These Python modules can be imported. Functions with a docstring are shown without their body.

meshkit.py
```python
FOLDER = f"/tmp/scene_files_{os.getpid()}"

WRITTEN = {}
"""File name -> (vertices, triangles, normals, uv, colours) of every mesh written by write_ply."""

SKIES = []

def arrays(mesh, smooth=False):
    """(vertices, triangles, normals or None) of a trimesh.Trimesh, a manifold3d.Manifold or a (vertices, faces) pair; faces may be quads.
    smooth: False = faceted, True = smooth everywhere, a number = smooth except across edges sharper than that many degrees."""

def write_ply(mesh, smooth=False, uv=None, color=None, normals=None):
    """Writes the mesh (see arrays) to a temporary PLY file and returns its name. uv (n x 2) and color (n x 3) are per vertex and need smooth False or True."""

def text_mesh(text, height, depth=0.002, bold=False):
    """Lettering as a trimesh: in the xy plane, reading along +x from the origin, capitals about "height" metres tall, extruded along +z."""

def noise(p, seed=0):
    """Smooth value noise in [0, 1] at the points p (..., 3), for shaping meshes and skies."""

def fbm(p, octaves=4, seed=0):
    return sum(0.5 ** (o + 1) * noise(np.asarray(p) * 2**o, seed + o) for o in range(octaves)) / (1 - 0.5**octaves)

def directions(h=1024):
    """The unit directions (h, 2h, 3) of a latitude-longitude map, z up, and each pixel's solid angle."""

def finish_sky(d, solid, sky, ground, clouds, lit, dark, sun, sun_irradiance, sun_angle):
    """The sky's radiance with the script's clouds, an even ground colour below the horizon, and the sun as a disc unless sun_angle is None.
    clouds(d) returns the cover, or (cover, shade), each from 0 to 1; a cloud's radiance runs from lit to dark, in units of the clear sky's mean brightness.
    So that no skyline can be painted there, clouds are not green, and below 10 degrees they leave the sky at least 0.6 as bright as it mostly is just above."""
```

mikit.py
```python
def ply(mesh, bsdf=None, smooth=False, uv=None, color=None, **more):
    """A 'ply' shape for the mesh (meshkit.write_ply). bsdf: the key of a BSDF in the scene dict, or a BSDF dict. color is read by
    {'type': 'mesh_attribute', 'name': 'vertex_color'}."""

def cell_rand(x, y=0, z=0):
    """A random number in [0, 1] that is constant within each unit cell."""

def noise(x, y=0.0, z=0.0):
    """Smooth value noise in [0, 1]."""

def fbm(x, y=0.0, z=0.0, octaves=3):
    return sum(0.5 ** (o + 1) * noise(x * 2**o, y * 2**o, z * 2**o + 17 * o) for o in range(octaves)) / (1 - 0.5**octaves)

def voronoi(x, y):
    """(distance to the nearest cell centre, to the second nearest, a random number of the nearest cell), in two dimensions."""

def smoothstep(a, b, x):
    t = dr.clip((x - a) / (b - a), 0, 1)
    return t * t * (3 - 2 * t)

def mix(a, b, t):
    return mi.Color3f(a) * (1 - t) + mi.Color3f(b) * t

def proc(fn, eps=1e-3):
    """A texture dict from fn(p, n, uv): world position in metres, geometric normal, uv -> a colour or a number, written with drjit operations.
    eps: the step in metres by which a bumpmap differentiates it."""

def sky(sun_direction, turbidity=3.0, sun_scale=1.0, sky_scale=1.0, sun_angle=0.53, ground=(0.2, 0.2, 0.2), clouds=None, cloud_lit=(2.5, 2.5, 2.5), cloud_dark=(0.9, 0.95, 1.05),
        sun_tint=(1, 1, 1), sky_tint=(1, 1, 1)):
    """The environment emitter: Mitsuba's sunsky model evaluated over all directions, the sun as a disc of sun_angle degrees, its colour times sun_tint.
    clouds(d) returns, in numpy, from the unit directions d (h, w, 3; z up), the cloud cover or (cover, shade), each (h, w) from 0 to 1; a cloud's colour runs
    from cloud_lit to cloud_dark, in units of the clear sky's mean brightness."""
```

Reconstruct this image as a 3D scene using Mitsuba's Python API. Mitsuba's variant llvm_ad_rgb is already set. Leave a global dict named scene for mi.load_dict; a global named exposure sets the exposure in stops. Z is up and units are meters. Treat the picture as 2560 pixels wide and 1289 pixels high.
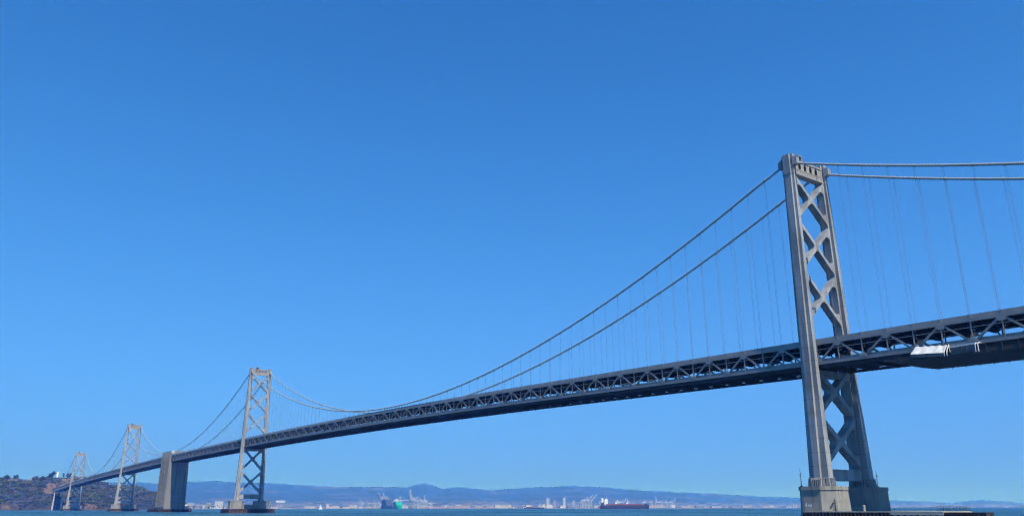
import math
import numpy as np
import trimesh
import drjit as dr
import mitsuba as mi
import mikit
import meshkit
from scipy.interpolate import PchipInterpolator
from shapely.geometry import Polygon, LineString, box as sbox
from shapely.ops import unary_union

# ------------------------------------------------------------------ camera, light, exposure
T4 = mi.ScalarTransform4f
EYE = np.array([-174.469, 261.861, 4.678])
FWD = np.array([0.78649, -0.53956, 0.30051])
UP = np.array([-0.24856, 0.16890, 0.95378])
exposure = 1.3
SUN_EL, SUN_AZ = math.radians(48), math.radians(174.3)          # the sun stands nearly along the bridge, over the city end
SUN = (math.cos(SUN_EL) * math.cos(SUN_AZ), math.cos(SUN_EL) * math.sin(SUN_AZ), math.sin(SUN_EL))
def veil(d):                                                                # thin sea haze high up, thickening towards the horizon all round
    el = np.degrees(np.arcsin(np.clip(d[..., 2], 0, 1)))
    streak = meshkit.fbm(np.stack([d[..., 0] * 3, d[..., 1] * 3, d[..., 2] * 14], -1), 4, seed=3)
    return np.clip(1.0 * np.exp(-el / 11.0) * (0.9 + 0.2 * streak), 0, 1)
scene = {
    'camera': {'type': 'perspective', 'fov': 65.773, 'fov_axis': 'x', 'near_clip': 0.5, 'far_clip': 90000.0,
               'to_world': T4().look_at(origin=EYE.tolist(), target=(EYE + FWD).tolist(), up=UP.tolist()),
               'medium': {'type': 'ref', 'id': 'haze_medium'}},
    'sky_light': mikit.sky(SUN, turbidity=2.2, sky_tint=(0.265, 0.84, 1.25), sun_tint=(0.87, 0.97, 1.12), sky_scale=1.6, sun_scale=1.75,
                           ground=(0.05, 0.09, 0.12), clouds=veil, cloud_lit=(0.50, 1.10, 3.2), cloud_dark=(0.50, 1.10, 3.2)),
    'haze_medium': {'type': 'homogeneous', 'albedo': {'type': 'rgb', 'value': [0.95, 0.96, 0.99]},
                    'sigma_t': {'type': 'rgb', 'value': [0.7e-5, 3.0e-5, 1.15e-4]}},
}
labels = {}

# ------------------------------------------------------------------ helpers
class MB:
    """Collects boxes, beams, prisms and tubes into one mesh."""
    def __init__(self):
        self.v, self.f, self.n = [], [], 0
    def raw(self, v, f):
        v, f = np.asarray(v, float), np.asarray(f, int)
        c = v - v.mean(0)
        if np.einsum('ij,ij->i', c[f[:, 0]], np.cross(c[f[:, 1]], c[f[:, 2]])).sum() < 0: f = f[:, ::-1]       # closed pieces face outwards
        self.v.append(v); self.f.append(f + self.n); self.n += len(v)
        return self
    def hexa(self, c):
        f = [[0, 2, 1], [0, 3, 2], [4, 5, 6], [4, 6, 7], [0, 1, 5], [0, 5, 4], [1, 2, 6], [1, 6, 5], [2, 3, 7], [2, 7, 6], [3, 0, 4], [3, 4, 7]]
        return self.raw(c, f)
    def box(self, x0, x1, y0, y1, z0, z1):
        return self.hexa([[x0, y0, z0], [x1, y0, z0], [x1, y1, z0], [x0, y1, z0], [x0, y0, z1], [x1, y0, z1], [x1, y1, z1], [x0, y1, z1]])
    def beam(self, a, b, w, h, ref=(0, 0, 1)):
        """box from a to b, w wide across, h high along ref as far as it can be"""
        a, b = np.asarray(a, float), np.asarray(b, float)
        d = b - a; d /= np.linalg.norm(d)
        s = np.cross(d, ref)
        if np.linalg.norm(s) < 1e-6: s = np.cross(d, (1, 0, 0))
        s /= np.linalg.norm(s); u = np.cross(s, d)
        s, u = s * w / 2, u * h / 2
        return self.hexa([a - s - u, a + s - u, a + s + u, a - s + u, b - s - u, b + s - u, b + s + u, b - s + u])
    def loft(self, secs, cap=True):
        """secs: list of (n,3) rings of equal length, counter-clockwise seen from the end"""
        secs = [np.asarray(s, float) for s in secs]; n = len(secs[0])
        v = np.vstack(secs); f = []
        for k in range(len(secs) - 1):
            for i in range(n):
                a, b = k * n + i, k * n + (i + 1) % n
                f += [[a, b, b + n], [a, b + n, a + n]]
        if cap:
            c = [v.tolist()]
            v = np.vstack([v, secs[0].mean(0), secs[-1].mean(0)]); m = len(secs) * n
            for i in range(n):
                f += [[m, (i + 1) % n, i], [m + 1, (len(secs) - 1) * n + i, (len(secs) - 1) * n + (i + 1) % n]]
        return self.raw(v, f)
    def tube(self, pts, r, sides=8):
        p = np.asarray(pts, float); t = np.gradient(p, axis=0); t /= np.linalg.norm(t, axis=1, keepdims=True)
        ref = np.array([0, 0, 1.0]) if abs(t[0][2]) < 0.9 else np.array([1.0, 0, 0])
        a = np.cross(t, ref); a /= np.linalg.norm(a, axis=1, keepdims=True); b = np.cross(a, t)
        an = np.arange(sides) * 2 * np.pi / sides
        r = np.broadcast_to(r, (len(p),))
        return self.loft([p[i] + r[i] * (np.cos(an)[:, None] * a[i] - np.sin(an)[:, None] * b[i]) for i in range(len(p))])
    def poly_x(self, g, x0, x1):
        """a shapely polygon in the (y, z) plane, extruded from x0 to x1"""
        for q in getattr(g, 'geoms', [g]):
            m = trimesh.creation.extrude_polygon(q, x1 - x0, engine='earcut')
            v = m.vertices
            self.raw(np.stack([x0 + v[:, 2], v[:, 0], v[:, 1]], 1), m.faces)
        return self
    def poly_z(self, g, z0, z1):
        for q in getattr(g, 'geoms', [g]):
            m = trimesh.creation.extrude_polygon(q, z1 - z0, engine='earcut')
            self.raw(m.vertices + [0, 0, z0], m.faces)
        return self
    def mesh(self):
        return np.vstack(self.v), np.vstack(self.f)

count = {}
def numbered(name):
    k = count.get(name, 0); count[name] = k + 1
    return name if k == 0 else f'{name}_{k:03d}'

def obj(name, mb, mat, parent=None, smooth=False, **more):
    key = numbered((parent + '__' if parent else '') + name)
    scene[key] = mikit.ply(mb.mesh() if isinstance(mb, MB) else mb, mat, smooth=smooth, **more)
    return key

def hold(name, parent=None):
    return numbered((parent + '__' if parent else '') + name)

def tag(key, label=None, category=None, group=None, kind=None):
    d = labels.setdefault(key, {})
    for a, b in (('label', label), ('category', category), ('group', group), ('kind', kind)):
        if b: d[a] = b
    return key

# ------------------------------------------------------------------ materials
def mat(key, color, rough=0.6, spec=0.3, metallic=0.0, bump=None, bscale=1.0, two=False):
    d = {'type': 'principled', 'base_color': color if isinstance(color, dict) else {'type': 'rgb', 'value': list(color)},
         'roughness': rough, 'specular': spec, 'metallic': metallic}
    if bump is not None: d = {'type': 'bumpmap', 'arbitrary': bump, 'scale': bscale, 'bsdf': d}
    scene[key] = {'type': 'twosided', 'bsdf': d} if two else d

P = mikit.proc
nz, fb, sst, mix = mikit.noise, mikit.fbm, mikit.smoothstep, mikit.mix

def steel_fn(p, n, uv):
    grime = fb(p.x * 0.5, p.y * 0.5, p.z * 0.06, 3)
    fine = fb(p.x * 2.2, p.y * 2.2, p.z * 0.5, 2)
    c = mix((0.315, 0.33, 0.345), (0.195, 0.205, 0.215), sst(0.38, 0.66, grime) * 0.85 + 0.3 * (fine - 0.3))
    seam = sst(0.94, 0.99, dr.abs(2 * (p.z / 4.6 - dr.floor(p.z / 4.6)) - 1))
    rust = sst(0.66, 0.8, fb(p.x * 0.9 + 7, p.y * 0.9, p.z * 0.25, 3))
    return mix(c * (1 - 0.38 * seam), (0.21, 0.155, 0.12), rust * 0.5)
mat('steel', P(steel_fn), 0.55, 0.35)

def truss_fn(p, n, uv):
    g = fb(p.x * 0.35, p.y * 0.6, p.z * 0.6, 3)
    rust = sst(0.6, 0.78, fb(p.x * 0.8 + 3, p.y, p.z * 1.2, 3))
    return mix(mix((0.34, 0.335, 0.33), (0.22, 0.215, 0.21), g), (0.22, 0.15, 0.11), rust * 0.3)
mat('truss_paint', P(truss_fn), 0.55, 0.3)
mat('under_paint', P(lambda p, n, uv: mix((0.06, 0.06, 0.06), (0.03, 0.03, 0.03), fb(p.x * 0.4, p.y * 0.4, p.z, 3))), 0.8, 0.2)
mat('asphalt', P(lambda p, n, uv: mix((0.06, 0.06, 0.06), (0.045, 0.045, 0.047), fb(p.x * 0.3, p.y * 2, 0, 3))), 0.9, 0.2)
mat('cable_paint', (0.36, 0.365, 0.37), 0.45, 0.4)
mat('rope', (0.20, 0.205, 0.21), 0.6, 0.3)
mat('portal_paint', P(lambda p, n, uv: mix((0.34, 0.325, 0.305), (0.23, 0.215, 0.20), fb(p.x * 0.6, p.y * 0.8, p.z * 0.5, 3))), 0.6, 0.3)

def conc_fn(p, n, uv):
    a = fb(p.x * 0.35, p.y * 0.35, p.z * 0.35, 4)
    streak = sst(0.5, 0.75, fb(p.x * 1.6, p.y * 1.6, p.z * 0.09, 3))
    c = mix((0.31, 0.305, 0.285), (0.21, 0.21, 0.20), a)
    low = sst(6.5, 4.0, p.z + 2 * nz(p.x * 0.8, p.y * 0.8, 0))
    return mix(mix(c, (0.13, 0.125, 0.11), streak * 0.65), (0.16, 0.16, 0.15), low * 0.35)
mat('concrete', P(conc_fn), 0.85, 0.2)
mat('concrete_light', P(lambda p, n, uv: mix((0.44, 0.41, 0.36), (0.30, 0.28, 0.25), fb(p.x * 0.5, p.y * 0.5, p.z * 0.8, 4))), 0.85, 0.2)
def anch_fn(p, n, uv):
    a = fb(p.x * 0.2, p.y * 0.2, p.z * 0.05, 4)
    lift = sst(0.93, 0.99, dr.abs(2 * (p.z / 6.1 - dr.floor(p.z / 6.1)) - 1))
    return mix(mix((0.235, 0.235, 0.22), (0.15, 0.15, 0.145), a), (0.085, 0.08, 0.07), sst(0.5, 0.72, fb(p.x * 0.45, p.y * 0.45, p.z * 0.02, 3)) * 0.55) * (1 - 0.28 * lift)
mat('anchorage_concrete', P(anch_fn), 0.85, 0.2)
mat('timber', P(lambda p, n, uv: mix((0.05, 0.037, 0.03), (0.018, 0.015, 0.014), fb(p.x * 1.5, p.y * 1.5, p.z * 0.4, 3))), 0.85, 0.2)
mat('timber_red', P(lambda p, n, uv: mix((0.15, 0.09, 0.075), (0.05, 0.035, 0.03), fb(p.x * 0.6, p.y * 0.6, p.z * 0.5, 3))), 0.85, 0.2)
mat('dark_metal', (0.04, 0.045, 0.05), 0.5, 0.4)
mat('white_paint', (0.75, 0.75, 0.73), 0.5, 0.4)
mat('tarp', P(lambda p, n, uv: mix((0.70, 0.71, 0.72), (0.52, 0.54, 0.56), sst(0.3, 0.8, fb(p.x * 1.3, p.y * 0.7, p.z * 0.7, 3))) * (1 - 0.25 * sst(0.93, 0.99, dr.abs(2 * (p.x / 1.75 - dr.floor(p.x / 1.75)) - 1)))), 0.6, 0.3, two=True)
mat('clear_tarp', P(lambda p, n, uv: mix((0.12, 0.13, 0.14), (0.05, 0.055, 0.06), fb(p.x * 0.8, p.y, p.z * 1.4, 3))), 0.4, 0.4, two=True)
mat('netting', P(lambda p, n, uv: mix((0.07, 0.075, 0.07), (0.035, 0.035, 0.035), fb(p.x * 0.7, p.y * 0.7, p.z, 3))), 0.9, 0.15)

# water: dark green-blue with wind ripples
def wave_fn(p, n, uv):
    a = fb(p.x * 0.35 + 0.15 * p.y, p.y * 0.28 - 0.1 * p.x, 0.0, 4)
    b = fb(p.x * 0.045, p.y * 0.06, 3.0, 3)
    c = fb(p.x * 0.006 + 0.004 * p.y, p.y * 0.011, 6.0, 3)
    return a * 0.9 + b * 5.0 + c * 22.0
def water_col(p, n, uv):
    b = fb(p.x * 0.004 + 0.002 * p.y, p.y * 0.012, 1.0, 4)
    return mix((0.008, 0.036, 0.052), (0.022, 0.072, 0.095), sst(0.3, 0.7, b))
mat('water_surface', P(water_col), 0.28, 0.25, bump=P(wave_fn, eps=0.3), bscale=0.9)

def hill_fn(p, n, uv):
    a = fb(p.x * 0.0016, p.y * 0.0016, p.z * 0.003, 5)
    t = fb(p.x * 0.008, p.y * 0.008, 0, 3)
    c = mix((0.014, 0.026, 0.02), (0.045, 0.045, 0.03), sst(0.5, 0.72, a))
    town = sst(0.55, 0.72, mikit.cell_rand(dr.floor(p.x / 60), dr.floor(p.y / 60))) * sst(150, 15, p.z + 60 * t)
    return mix(c * (0.75 + 0.5 * t), (0.36, 0.35, 0.33), town * 0.45)
mat('hill_land', P(hill_fn), 0.95, 0.1)
def shore_fn(p, n, uv):
    c = mix((0.10, 0.10, 0.075), (0.24, 0.22, 0.18), fb(p.x * 0.006, p.y * 0.006, 0, 4))
    return c
mat('shore_land', P(shore_fn), 0.95, 0.1)
SOIL = [(2665, -40, 42, 24), (2610, 5, 42, 20), (2490, 118, 10, 22), (2474, -88, 9, 14), (2460, -225, 8, 20), (2545, -150, 26, 15), (2700, 90, 20, 34), (2520, 175, 26, 14)]
def island_fn(p, n, uv):
    a = fb(p.x * 0.02, p.y * 0.02, p.z * 0.02, 4)
    c = mix((0.022, 0.026, 0.018), (0.055, 0.048, 0.034), sst(0.35, 0.65, a))
    soil = mi.Float(0)
    for (sx, sy, rx, ry) in SOIL:
        q = dr.sqrt(dr.square((p.x - sx) / rx) + dr.square((p.y - sy) / ry)) + (a - 0.5) * 2.6
        soil = dr.maximum(soil, sst(1.15, 0.75, q))
    c = mix(c, mix((0.17, 0.105, 0.075), (0.085, 0.07, 0.05), fb(p.x * 0.12, p.y * 0.12, p.z * 0.12, 4)), soil)
    rock = sst(9.0, 3.0, p.z + 4 * nz(p.x * 0.05, p.y * 0.05, 0))
    return mix(c, mix((0.10, 0.082, 0.066), (0.022, 0.022, 0.021), fb(p.x * 0.09, p.y * 0.09, p.z * 0.2, 3)), rock * 0.8)
mat('island_ground', P(island_fn), 0.95, 0.1)
scene['leaf'] = {'type': 'twosided', 'bsdf': {'type': 'principled', 'base_color': {'type': 'mesh_attribute', 'name': 'vertex_color'}, 'roughness': 0.9, 'specular': 0.15}}
mat('bark', (0.08, 0.06, 0.045), 0.9, 0.1)
mat('crane_white', (0.46, 0.48, 0.49), 0.5, 0.3)
mat('crane_dark', (0.12, 0.17, 0.20), 0.5, 0.3)
mat('pale_wall', P(lambda p, n, uv: mix((0.40, 0.395, 0.38), (0.25, 0.245, 0.24), mikit.cell_rand(dr.floor(p.x / 25), dr.floor(p.y / 25), 1))), 0.8, 0.2)
mat('white_wall', (0.50, 0.50, 0.49), 0.8, 0.2)
mat('grey_roof', P(lambda p, n, uv: mix((0.30, 0.28, 0.27), (0.50, 0.48, 0.46), mikit.cell_rand(dr.floor(p.x / 40), dr.floor(p.y / 40), 5))), 0.85, 0.2)
mat('window_glass', (0.06, 0.08, 0.10), 0.15, 0.5)
mat('green_hull', (0.01, 0.42, 0.25), 0.4, 0.4)
mat('navy_hull', (0.025, 0.04, 0.07), 0.45, 0.4)
mat('black_hull', P(lambda p, n, uv: mix((0.025, 0.027, 0.035), (0.05, 0.035, 0.03), fb(p.x * 0.1, p.y * 0.1, p.z * 0.3, 3))), 0.5, 0.3)
mat('red_deck', P(lambda p, n, uv: mix((0.26, 0.09, 0.06), (0.14, 0.07, 0.06), fb(p.x * 0.1, p.y * 0.1, p.z * 0.5, 3))), 0.7, 0.2)
mat('box_blue', P(lambda p, n, uv: mix((0.03, 0.05, 0.09), (0.08, 0.11, 0.15), mikit.cell_rand(dr.floor(p.x / 6.1), dr.floor(p.y / 6.1), dr.floor(p.z / 2.6)))), 0.6, 0.3)
mat('box_mixed', P(lambda p, n, uv: mix(mix((0.35, 0.12, 0.07), (0.10, 0.16, 0.26), mikit.cell_rand(dr.floor(p.x / 9), dr.floor(p.y / 9), dr.floor(p.z / 2.6))), (0.5, 0.48, 0.44), mikit.cell_rand(dr.floor(p.x / 9), dr.floor(p.y / 9), dr.floor(p.z / 2.6) + 9))), 0.6, 0.3)
mat('sail_cloth', (0.82, 0.82, 0.80), 0.7, 0.2, two=True)

# ------------------------------------------------------------------ setting: water, far shore, hills, island
tag(obj('water', MB().raw([[-29000, -29000, 0], [29000, -29000, 0], [29000, 29000, 0], [-29000, 29000, 0]], [[0, 1, 2], [0, 2, 3]]), 'water_surface'), kind='structure')

CREST = np.array([(14900, 4200, 340), (14778, 1451, 351), (14824, 48, 386), (14715, -1551, 415), (14594, -2360, 406), (14538, -2657, 390), (14434, -3141, 433), (14343, -3509, 450), (14293, -3696, 439), (14241, -3883, 421), (14087, -4386, 418), (13979, -4703, 393), (13864, -5021, 374), (13687, -5468, 356), (13522, -5852, 364), (13220, -6488, 366), (13156, -6615, 373), (13090, -6741, 415), (13022, -6867, 423), (12954, -6993, 402), (12884, -7118, 346), (12849, -7180, 332), (12703, -7428, 360), (12591, -7613, 339), (12398, -7918, 311), (12279, -8099, 325), (12032, -8455, 359), (11775, -8804, 359), (11687, -8918, 372), (11464, -9200, 371), (11141, -9583, 348), (10953, -9796, 319), (10795, -10135, 286), (11012, -11057, 276), (11162, -11863, 278), (11327, -13097, 252), (11407, -14072, 227), (11449, -15483, 211), (11395, -17195, 193), (11233, -18916, 162), (10882, -19906, 125), (10496, -20112, 95), (10191, -20269, 141), (9964, -20382, 167), (9588, -20563, 137), (9144, -20765, 90), (8137, -21183, 77), (6131, -21856, 85), (3000, -22600, 120)], float)
def hills():
    seg = np.r_[0, np.cumsum(np.linalg.norm(np.diff(CREST[:, :2], axis=0), axis=1))]
    u = np.linspace(0, seg[-1], 900)
    C = np.stack([np.interp(u, seg, CREST[:, k]) for k in range(3)], 1)
    vs = np.r_[np.linspace(0.42, 1.0, 44), np.linspace(1.02, 1.2, 8)]
    rows = []
    for v in vs:
        xy = C[:, :2] * v
        base = np.interp(v, [0.42, 0.5, 0.62, 0.75, 0.86, 0.95, 1.0, 1.2], [0.0, 0.02, 0.10, 0.30, 0.55, 0.86, 1.0, 0.5])
        p3 = np.c_[xy, np.zeros(len(xy))]
        nse = (meshkit.fbm(p3 / 1300.0, 5, seed=4) - 0.5) * 1.2
        bumpy = (meshkit.fbm(p3 / 160.0, 3, seed=9) - 0.5)
        amp = 0.0 if v < 0.45 else np.interp(v, [0.45, 0.7, 0.95, 1.0, 1.2], [0, 0.55, 0.35, 0.05, 0.2])
        z = C[:, 2] * np.clip(base + nse * amp * base ** 0.5, 0, None) + bumpy * 26 * min(1, base * 1.6) + np.interp(v, [0.42, 0.43], [-3, 3])
        rows.append(np.c_[xy, z])
    n = len(C); v = np.vstack(rows)
    i, j = np.meshgrid(np.arange(len(vs) - 1), np.arange(n - 1), indexing='ij')
    a = (i * n + j).ravel()
    return v, np.vstack([np.stack([a, a + n, a + n + 1], 1), np.stack([a, a + n + 1, a + 1], 1)])[:, ::-1]
tag(obj('hills', hills(), 'hill_land', smooth=True), kind='structure')

# the flat far shore with the port
shore_line = [(5250, 1500), (5120, 300), (4950, -560), (4760, -1080), (4560, -1500), (4230, -1850), (4080, -1990), (3960, -2230), (3850, -2500), (3700, -2720), (3480, -2990), (3300, -3190), (3150, -3420), (3380, -4200), (3900, -5300), (4300, -6800), (4500, -8600), (4560, -10200), (4300, -12000), (4000, -15000), (9000, -18500), (11000, -14000), (10500, -9000), (11500, -5000), (12500, 0), (12500, 1500)]
tag(obj('far_shore', MB().poly_z(Polygon(shore_line), -1.0, 3.0), 'shore_land'), kind='structure')

# the island
ICREST = np.array([(2735, 800, 20), (2735, 640, 52), (2721, 405, 79), (2725, 268, 93), (2722, 121, 99), (2720, 91, 98), (2719, 70, 93), (2717, 44, 97), (2714, 13, 100), (2713, -2, 100), (2711, -18, 97), (2710, -34, 98), (2708, -50, 103), (2706, -66, 104), (2702, -105, 99), (2698, -132, 90), (2694, -161, 81), (2691, -179, 80), (2681, -242, 72), (2676, -266, 66), (2672, -290, 60), (2668, -308, 54), (2662, -337, 38), (2655, -372, 21), (2648, -403, 6), (2645, -425, -2)], float)
ICREST[:, 2] = np.maximum(ICREST[:, 2] - 7 * np.clip(ICREST[:, 2] / 60, 0, 1), -2)
iseg = np.r_[0, np.cumsum(np.linalg.norm(np.diff(ICREST[:, :2], axis=0), axis=1))]
EY = np.array([-174.0, 262.0])
def island_point(u, v):
    """u: metres along the crest, v: 0 shore in front, 1 crest, 2 shore behind"""
    C = np.stack([np.interp(u, iseg, ICREST[:, k]) for k in range(3)], -1)
    d = (C[..., :2] - EY); d /= np.linalg.norm(d, axis=-1, keepdims=True)
    half = 235 * np.interp(u, [0, 130, 260, iseg[-1] - 330, iseg[-1] - 60, iseg[-1]], [0.2, 0.7, 1, 1, 0.75, 0.2])
    xy = C[..., :2] + d * ((v - 1) * half)[..., None]
    w = np.clip(np.where(v <= 1, v, 2 - v), 0, 1)
    prof = 0.13 * np.clip(w / 0.045, 0, 1) + 0.87 * w ** 0.85
    p3 = np.concatenate([xy, np.zeros(xy.shape[:-1] + (1,))], -1)
    rough = (meshkit.fbm(p3 / 60.0, 4, seed=2) - 0.5) * 26 * np.minimum(1, w * 4) * np.clip(1.2 - w, 0.15, 1) + (meshkit.fbm(p3 / 14.0, 2, seed=7) - 0.5) * 4
    return np.concatenate([xy, (np.maximum(C[..., 2], -2) * prof + np.where(C[..., 2] > 3, rough, 0) - np.where(w <= 0.0, 3, 0.0))[..., None]], -1)
gu, gv = np.meshgrid(np.linspace(0, iseg[-1], 320), np.r_[np.linspace(0, 1, 56), np.linspace(1.04, 2, 24)], indexing='ij')
iv = island_point(gu, gv); ni, nj = gu.shape
ii, jj = np.meshgrid(np.arange(ni - 1), np.arange(nj - 1), indexing='ij'); a = (ii * nj + jj).ravel()
tag(obj('island', (iv.reshape(-1, 3), np.vstack([np.stack([a, a + nj, a + nj + 1], 1), np.stack([a, a + nj + 1, a + 1], 1)])), 'island_ground', smooth=True), kind='structure')

def leaf_ball(rng, c, r, n, flat=1.0, col=(0.05, 0.07, 0.03)):
    """n small leaf clumps (bent triangles) through a crown's volume"""
    d = rng.normal(size=(n, 3)); d /= np.linalg.norm(d, axis=1, keepdims=True)
    rad = rng.uniform(0.45, 1.0, n) ** 0.5
    ctr = c + d * rad[:, None] * r * np.array([1, 1, flat])
    t = rng.normal(size=(n, 3, 3)) * 0.26 * np.mean(r) + d[:, None] * 0.05
    v = (ctr[:, None] + t).reshape(-1, 3)
    f = np.arange(3 * n).reshape(-1, 3)
    cc = np.clip(np.array(col) * rng.uniform(0.7, 1.35, (n, 1)), 0, 1).repeat(3, 0)
    return v, f, cc

ICO = trimesh.creation.icosphere(subdivisions=1)
def wood():
    rng = np.random.default_rng(11); V, F, C, n0 = [], [], [], 0
    k = 0
    while k < 17000:
        u, v = rng.uniform(40, iseg[-1] - 30), rng.choice([rng.uniform(0.03, 1.06), rng.uniform(.02, .35), rng.uniform(.004, .09)], p=[.6, .2, .2])
        q = island_point(np.array(u), np.array(v))
        if q[2] < 1.5: continue
        s = min(np.hypot((q[0] - sx) / rx, (q[1] - sy) / ry) for sx, sy, rx, ry in SOIL)
        dens = meshkit.fbm(np.array([[q[0] / 45, q[1] / 45, 0.0]]), 3, seed=5)[0]
        if s < 1.0 and rng.random() < 0.4: continue
        if dens < 0.36 and rng.random() < 0.45: continue
        if abs(q[1]) < 16 and q[0] < 2545: continue
        k += 1
        big = meshkit.noise(np.array([[q[0] / 70, q[1] / 70, 4.0]]))[0]
        if dens < 0.47 and rng.random() < 0.5: continue
        r = rng.uniform(2.2, 4.2) * (0.8 + 1.25 * big * rng.random()) * (0.6 if s < 1.0 else 1) * min(1, max(0.6, q[2] / 24))
        col = np.array([(0.035, 0.05, 0.022), (0.05, 0.06, 0.03), (0.065, 0.06, 0.038), (0.10, 0.075, 0.055)][rng.choice(4, p=[0.5, 0.28, 0.16, 0.06])]) * rng.uniform(0.55, 1.25) * (0.65 + 0.6 * big)
        for m_ in range(rng.integers(1, 7)):
            rr = r * rng.uniform(0.55, 1.0)
            w = ICO.vertices * (rng.uniform(0.55, 1.25, (len(ICO.vertices), 1))) * [rr, rr, rr * rng.uniform(0.75, 1.15)] + q + [rng.normal() * r * .8, rng.normal() * r * 1.3, rr * rng.uniform(.3, .8) + rng.normal() * .8] * np.array([1, 1, 1])
            V.append(w); F.append(ICO.faces + n0); n0 += len(w); k += 1
            C.append(np.clip(col * rng.uniform(0.75, 1.25, (len(w), 1)), 0, 1))
    return (np.vstack(V), np.vstack(F)), np.vstack(C)
wm, wc = wood()
tag(obj('island_wood', wm, 'leaf', color=wc), 'dark green and brown trees and scrub covering the island slopes', 'woodland', kind='stuff')

def tree(u, v, h, r, label, narrow=1.0, seed=0, group=None):
    rng = np.random.default_rng(seed)
    q = island_point(np.array(float(u)), np.array(float(v)))
    t = hold('tree')
    tr = MB().tube([q - [0, 0, 1], q + [0.2, 0, h * 0.4], q + [0.1, 0.3, h * 0.8]], [r * 0.14, r * 0.10, r * 0.04], 7)
    for k in range(4):
        an = k * 1.7 + seed; tr.tube([q + [0.2, 0, h * (0.3 + 0.1 * k)], q + [math.cos(an) * r * 0.6, math.sin(an) * r * 0.6, h * (0.45 + 0.12 * k)]], [r * 0.05, r * 0.02], 5)
    obj('trunk', tr, 'bark', t)
    V, F, C, n0 = [], [], [], 0
    for k in range(9):
        c = q + [rng.normal() * r * 0.35 * narrow, rng.normal() * r * 0.35 * narrow, h * rng.uniform(0.35, 0.92)]
        a_, b_, c_ = leaf_ball(rng, c, r * rng.uniform(0.4, 0.65), 70, 1.1, (0.03, 0.042, 0.022))
        V.append(a_); F.append(b_ + n0); C.append(c_); n0 += len(a_)
    obj('crown', (np.vstack(V), np.vstack(F)), 'leaf', t, color=np.vstack(C))
    tag(t, label, 'tree', group)
def at_u(y): return float(np.interp(-y, -ICREST[:, 1], iseg))
tree(at_u(-1), 0.98, 24, 7, 'tall dark tree on the island ridge just left of the white tower', 0.8, 1)
tree(at_u(8), 0.96, 15, 7.5, 'rounder dark tree on the ridge, second left of the white tower', 1.0, 2)
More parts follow.
